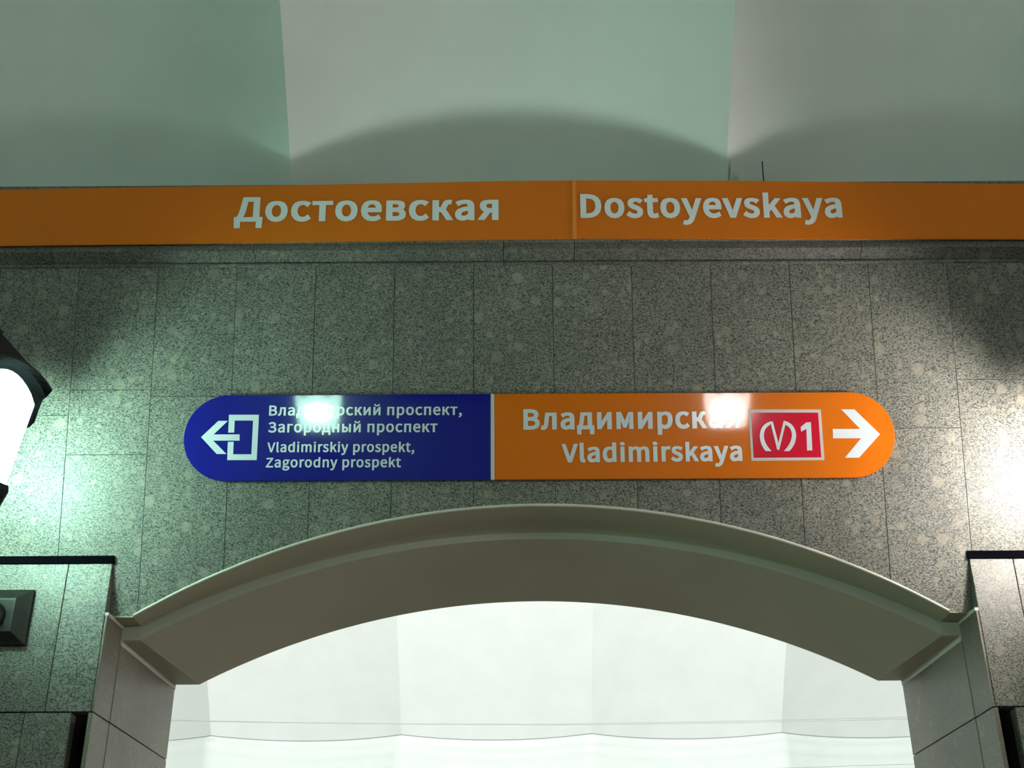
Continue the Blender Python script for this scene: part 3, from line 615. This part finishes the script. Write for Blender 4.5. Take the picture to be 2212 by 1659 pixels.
N_, L_ = M_PLASTER.node_tree.nodes, M_PLASTER.node_tree.links
B_ = N_['Principled BSDF']; src = B_.inputs['Base Color'].links[0].from_socket
tc_ = N_.new('ShaderNodeTexCoord'); nz_ = N_.new('ShaderNodeTexNoise'); nz_.inputs['Scale'].default_value = 45; nz_.inputs['Detail'].default_value = 4
L_.new(tc_.outputs['Object'], nz_.inputs['Vector'])
for px_, py_, w_, h_, amt in ((1575, 378, .006, .042, .8), (1633, 384, .040, .016, .7), (1655, 386, .012, .020, .8), (1676, 385, .016, .018, .6), (1590, 384, .02, .02, .35)):
    q_ = hit(px_, py_, Vector((0, V_Y0+.01, BAND_TOP.z)), Vector((0, -1, -1)).normalized())
    mp = N_.new('ShaderNodeMapping'); mp.vector_type = 'POINT'
    mp.inputs['Scale'].default_value = (1/w_, 1/.09, 1/h_); mp.inputs['Location'].default_value = (-q_.x/w_, -q_.y/.09, -q_.z/h_)
    L_.new(tc_.outputs['Object'], mp.inputs['Vector'])
    ln = N_.new('ShaderNodeVectorMath'); ln.operation = 'LENGTH'; L_.new(mp.outputs[0], ln.inputs[0])
    ad = N_.new('ShaderNodeMath'); ad.operation = 'ADD'; L_.new(ln.outputs['Value'], ad.inputs[0]); L_.new(nz_.outputs['Fac'], ad.inputs[1])
    mr = N_.new('ShaderNodeMapRange'); mr.inputs['From Min'].default_value = 1.7; mr.inputs['From Max'].default_value = .7
    mr.inputs['To Min'].default_value = 0; mr.inputs['To Max'].default_value = amt; L_.new(ad.outputs[0], mr.inputs['Value'])
    mx = N_.new('ShaderNodeMix'); mx.data_type = 'RGBA'; L_.new(mr.outputs[0], mx.inputs[0]); L_.new(src, mx.inputs[6])
    mx.inputs[7].default_value = (.16, .17, .10, 1); src = mx.outputs[2]
L_.new(src, B_.inputs['Base Color'])

# platform hall vault seen through the arch
FZ0 = 2.56+EYE
fr0 = -2.55-.093
fridges = [fr0+1.6*k for k in range(-2, 7)]
vault('ceiling_platform', 'bright white fluted vault of the platform hall seen through the arch', fridges, 11.0, FZ0, 8.0, math.radians(52), .17, M_FARPL, 'vault_flute')
fw = tag(empty('wall_platform', (0, 11.2, 2)), 'plain white lower wall of the platform hall', kind='structure')
def flute_curve(rg, w_sag, y0, ang0, nx=24):
    out = []
    for a, b_ in zip(rg, rg[1:]):
        w = (b_-a)/2; Rf = (w*w+w_sag*w_sag)/(2*w_sag)
        for j in range(nx):
            x = a+(b_-a)*j/nx; q = x-(a+b_)/2
            out.append((x, y0+(math.sqrt(Rf*Rf-q*q)-(Rf-w_sag))/math.sin(ang0)))
    out.append((rg[-1], y0)); return out
fc = flute_curve(fridges, .17, 11.0, math.radians(52))
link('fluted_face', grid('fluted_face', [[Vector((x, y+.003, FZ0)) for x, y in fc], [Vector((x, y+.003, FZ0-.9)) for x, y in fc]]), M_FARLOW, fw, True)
link('joint_line', grid('joint_line', [[Vector((x, y-.001, FZ0+.002)) for x, y in fc], [Vector((x, y-.001, FZ0-.004)) for x, y in fc]]), M_JOINT, fw)
link('lower_face', box('lower_face', -6, 6, 11.45, 11.6, 0, FZ0-.8), M_FARPL, fw)
# near half of the platform vault, over the back of the wall
rows = []
R = 3.0/math.sin(math.radians(52)); cz = FZ0-R*math.cos(math.radians(52))
for i in range(13):
    t = math.radians(52)*(i/12)
    rows.append([Vector((x, 8.0-(R+.15)*math.sin(t), cz+(R+.15)*math.cos(t))) for x in (-6, 6)])
rows.append([Vector((x, 4.98, 4.4)) for x in (-6, 6)])
link('vault_shell', grid('vault_shell', rows), M_FARPL, fw, True)

# cables crossing the platform hall
def cable(name, pts, rad, label, depth=10.2):
    p0 = Vector((0, depth, 0)); P = [hit(x, y, p0, Vector((0, -1, 0))) for x, y in pts]
    # extend on both sides beyond the view
    P = [P[0]+(P[0]-P[1])*1.5]+P+[P[-1]+(P[-1]-P[-2])*1.5]
    tag(link(name, tube(name, P, rad, 6), M_CABLE), label, 'cable')
cable('cable', [(300, 1556), (600, 1561), (900, 1564.5), (1200, 1566), (1500, 1562.5), (1700, 1559), (2000, 1552.5)], .0024, 'lower of two thin grey cables strung below the white vault')
cable('cable', [(1100, 1672), (1500, 1664), (1700, 1659), (1850, 1654), (2000, 1649.5)], .0022, 'lowest thin grey cable, just entering at the lower right of the opening')
cable('cable', [(300, 1554), (600, 1560), (900, 1563.5), (1200, 1564.5), (1500, 1559.5), (1700, 1555.5), (2000, 1548.5)], .0022, 'upper of two thin grey cables strung below the white vault', 10.45)

# ------------------------------------------------------------------ floor, opposite side, ends
tag(link('floor', box('floor', -8, 8, -5.5, 12, -.1, 0), M_FLOOR), 'pale polished stone floor', kind='structure')
ob = tag(empty('wall_back', (0, -3.5, 2)), 'opposite granite wall of the hall', kind='structure')
def mY(y): return 2*HALL_C-y
pr = [(mY(PY), 0), (mY(PY), Z_JOINT), (mY(wallY(Z_TOP)), Z_TOP), (mY(B0.y), B0.z), (mY(BAND_TOP.y), BAND_TOP.z), (mY(BAND_TOP.y+.3), BAND_TOP.z), (mY(5), 4.4), (mY(5), 0)]
pl = [Vector((-8, y, z)) for y, z in pr]
link('granite_face', prism('granite_face', pl, Vector((16, 0, 0))), M_GRAN, ob)
pl = [Vector((-8, mY(B0.y)+.004, B0.z)), Vector((-8, mY(BAND_TOP.y)+.004, BAND_TOP.z)), Vector((-8, mY(BAND_TOP.y)-.002, BAND_TOP.z)), Vector((-8, mY(B0.y)-.002, B0.z))]
link('orange_strip', prism('orange_strip', pl, Vector((16, 0, 0))), M_BAND, ob)
vault('ceiling_back', 'fluted plaster vault over the opposite side of the hall', ridges, mY(V_Y0), BAND_TOP.z-.004, HALL_C, V_ANG, V_SAG, M_PLASTER, 'vault_flute', nx=12, na=16)
for sx, nm in ((-1, 'wall_left'), (1, 'wall_right')):
    tag(link(nm, box(nm, *sorted((sx*8, sx*8.1)), -5.5, 12, 0, 6.5), M_PLASTER), 'plain end wall of the hall', kind='structure')

# opposite direction sign (seen only as a faint reflection)
osn = tag(empty('direction_sign', (0, mY(4.0), 1.93+EYE)), 'blue and orange direction sign on the opposite wall, mirrored faintly in the glossy sign', 'sign')
MN = Vector((0, math.cos(LEAN), -math.sin(LEAN)))
def OS(u, v, out=0): 
    p = SP(u, v); p = Vector((p.x, mY(p.y), p.z)); return p+MN*out
pb = [(Lmid, hh)] + semi(hh, -1, hh) + [(Lmid, -hh)]
link('blue_panel', prism('blue_panel', [OS(u, v) for u, v in pb], -MN*.02), M_BLUE, osn)
po = [(Lmid, -hh)] + semi(Ltot-hh, 1, hh)[::-1] + [(Lmid, hh)]
link('orange_panel', prism('orange_panel', [OS(u, v) for u, v in po], -MN*.02), M_ORANGE, osn)
def mirrored(nm, src):
    me = bpy.data.objects[src].data.copy()
    for v in me.vertices: v.co = Vector((v.co.x, mY(v.co.y), v.co.z))
    o = link(nm, me, None, osn); return o
mirrored('exit_pictogram', 'exit_pictogram'); mirrored('arrow', 'arrow')

# ------------------------------------------------------------------ wall lanterns
def lantern(x, side, glass, label):
    """six-sided wall lantern; side = +1 on the front wall, -1 on the opposite wall"""
    root = tag(empty('wall_lantern', (x, PY if side > 0 else mY(PY), 1.33+EYE)), label, 'lantern', 'wall lanterns on the pillars')
    ax_y = 3.59
    drop = 0 if side > 0 else .035
    zb = 1.685 if side > 0 else 1.735
    def Q(X, Y, Z): return Vector((x+X, Y if side > 0 else mY(Y), Z+EYE-drop))
    def hexp(R, t):   # t in 0..6 along the hexagon edges
        k = int(math.floor(t)) % 6; f = t-math.floor(t)
        a = Vector((math.cos(math.radians(60*k)), math.sin(math.radians(60*k)))); b_ = Vector((math.cos(math.radians(60*(k+1))), math.sin(math.radians(60*(k+1)))))
        return (a+(b_-a)*f)*R
    NS = 10
    ts = [i/NS for i in range(6*NS)]
    def ring(R, h, arch_=0.0):
        out = []
        for t in ts:
            p = hexp(R, t); f = t-math.floor(t); a = math.sin(math.pi*f)**.75
            out.append(Q(p.x, ax_y+p.y, h+arch_*a))
        return out
    # glass panes (six)
    for k in range(6):
        lo = []; hi = []
        for i in range(NS+1):
            p = hexp(.162, k+i/NS-1e-9 if i == NS else k+i/NS); p2 = hexp(.205, k+i/NS-1e-9 if i == NS else k+i/NS)
            a = math.sin(math.pi*i/NS)**.75
            lo.append(Q(p.x, ax_y+p.y, 1.584)); hi.append(Q(p2.x*.998, ax_y+p2.y*.998, 1.862+.070*a))
        link('glass_pane', grid('glass_pane', [lo, hi]), LAMPS[glass][0], root)
    rows = [[Q(.115*math.cos(b_)*math.cos(a_), ax_y+.115*math.cos(b_)*math.sin(a_), zb+.06*math.sin(b_)) for a_ in [math.pi*2*q/16 for q in range(16)]] for b_ in [math.radians(-89+178*q/8) for q in range(9)]]
    link('bulb', grid('bulb', rows, True), LAMPS[glass][1], root, True)
    link('skirt', grid('skirt', [ring(.205, 1.860, .072), ring(.218, 1.872, .068), ring(.236, 1.886, .062), ring(.250, 1.908, .045)], True), M_SKIRT, root)
    link('cap', grid('cap', [ring(.200, 1.975, .01), ring(.250, 1.908, .045), ring(.252, 1.914, .044), ring(.238, 1.932, .034), ring(.150, 2.02, .01), ring(.058, 2.118), ring(.060, 2.128), ring(.048, 2.135), ring(.040, 2.16), ring(.016, 2.20), ring(.001, 2.23)], True), M_IRON, root)
    link('bottom_ring', grid('bottom_ring', [ring(.160, 1.588), ring(.172, 1.586), ring(.176, 1.566), ring(.166, 1.548), ring(.10, 1.535), ring(.05, 1.50), ring(.02, 1.48), ring(.001, 1.45)], True), M_IRON, root)
    # mounting plate: bevelled square with a boss, and a curved arm
    vs = []; fs = []
    lv = [(.098, .093, 0.0), (.098, .093, -.016), (.088, .083, -.022), (.060, .056, -.042), (.052, .049, -.043)]
    for hw, hv, dy in lv:
        for sx2, sz in ((-1, -1), (1, -1), (1, 1), (-1, 1)):
            vs.append(Q(sx2*hw*1.17, PY+dy, 1.3375+sz*hv))
    for i in range(len(lv)-1):
        for j in range(4):
            k = (j+1) % 4; fs.append([i*4+j, i*4+k, i*4+4+k, i*4+4+j])
    fs.append([len(vs)-4, len(vs)-3, len(vs)-2, len(vs)-1])
    link('mounting_plate', mesh('mounting_plate', vs, fs), M_BRONZE, root)
    link('boss', tube('boss', [Q(0, PY-.04, 1.335), Q(0, PY-.055, 1.335), Q(0, PY-.075, 1.335), Q(0, PY-.088, 1.335)], .04, 20, [.047, .045, .034, .012]), M_BRONZE, root, True)
    pts = []
    for i in range(17):
        t = i/16; a = t*math.pi/2
        pts.append(Q(0, PY-.06-(.45)*math.sin(a), 1.335+.13*(1-math.cos(a)) - .05*math.sin(math.pi*t)))
    pts += [Q(0, ax_y, 1.47), Q(0, ax_y, 1.50)]
    link('arm', tube('arm', pts, .014, 12), M_IRON, root, True)
    return root
LX = 1.787
lantern(-LX, 1, 'green', 'black six-sided wall lantern with glowing greenish-white glass on the left pillar')
lantern(LX, 1, 'warm', 'black six-sided wall lantern with warm white glass on the right pillar')
lantern(-LX, -1, 'green_opposite', 'wall lantern with greenish-white glass on the opposite wall, mirrored in the blue sign half')
lantern(LX, -1, 'warm_opposite', 'wall lantern with warm white glass on the opposite wall, mirrored in the orange sign half')
for k, (sx, side, g) in enumerate(((-1, 1, 'green'), (1, 1, 'warm'), (-1, -1, 'green_opposite'), (1, -1, 'warm_opposite'))):
    o = lantern(sx*LX*3, side, g, ['wall lantern with greenish-white glass on the next pillar beyond the left lantern', 'wall lantern with warm white glass on the next pillar beyond the right lantern', 'greenish-white lantern far along the opposite wall on the blue side', 'warm white lantern far along the opposite wall on the orange side'][k])
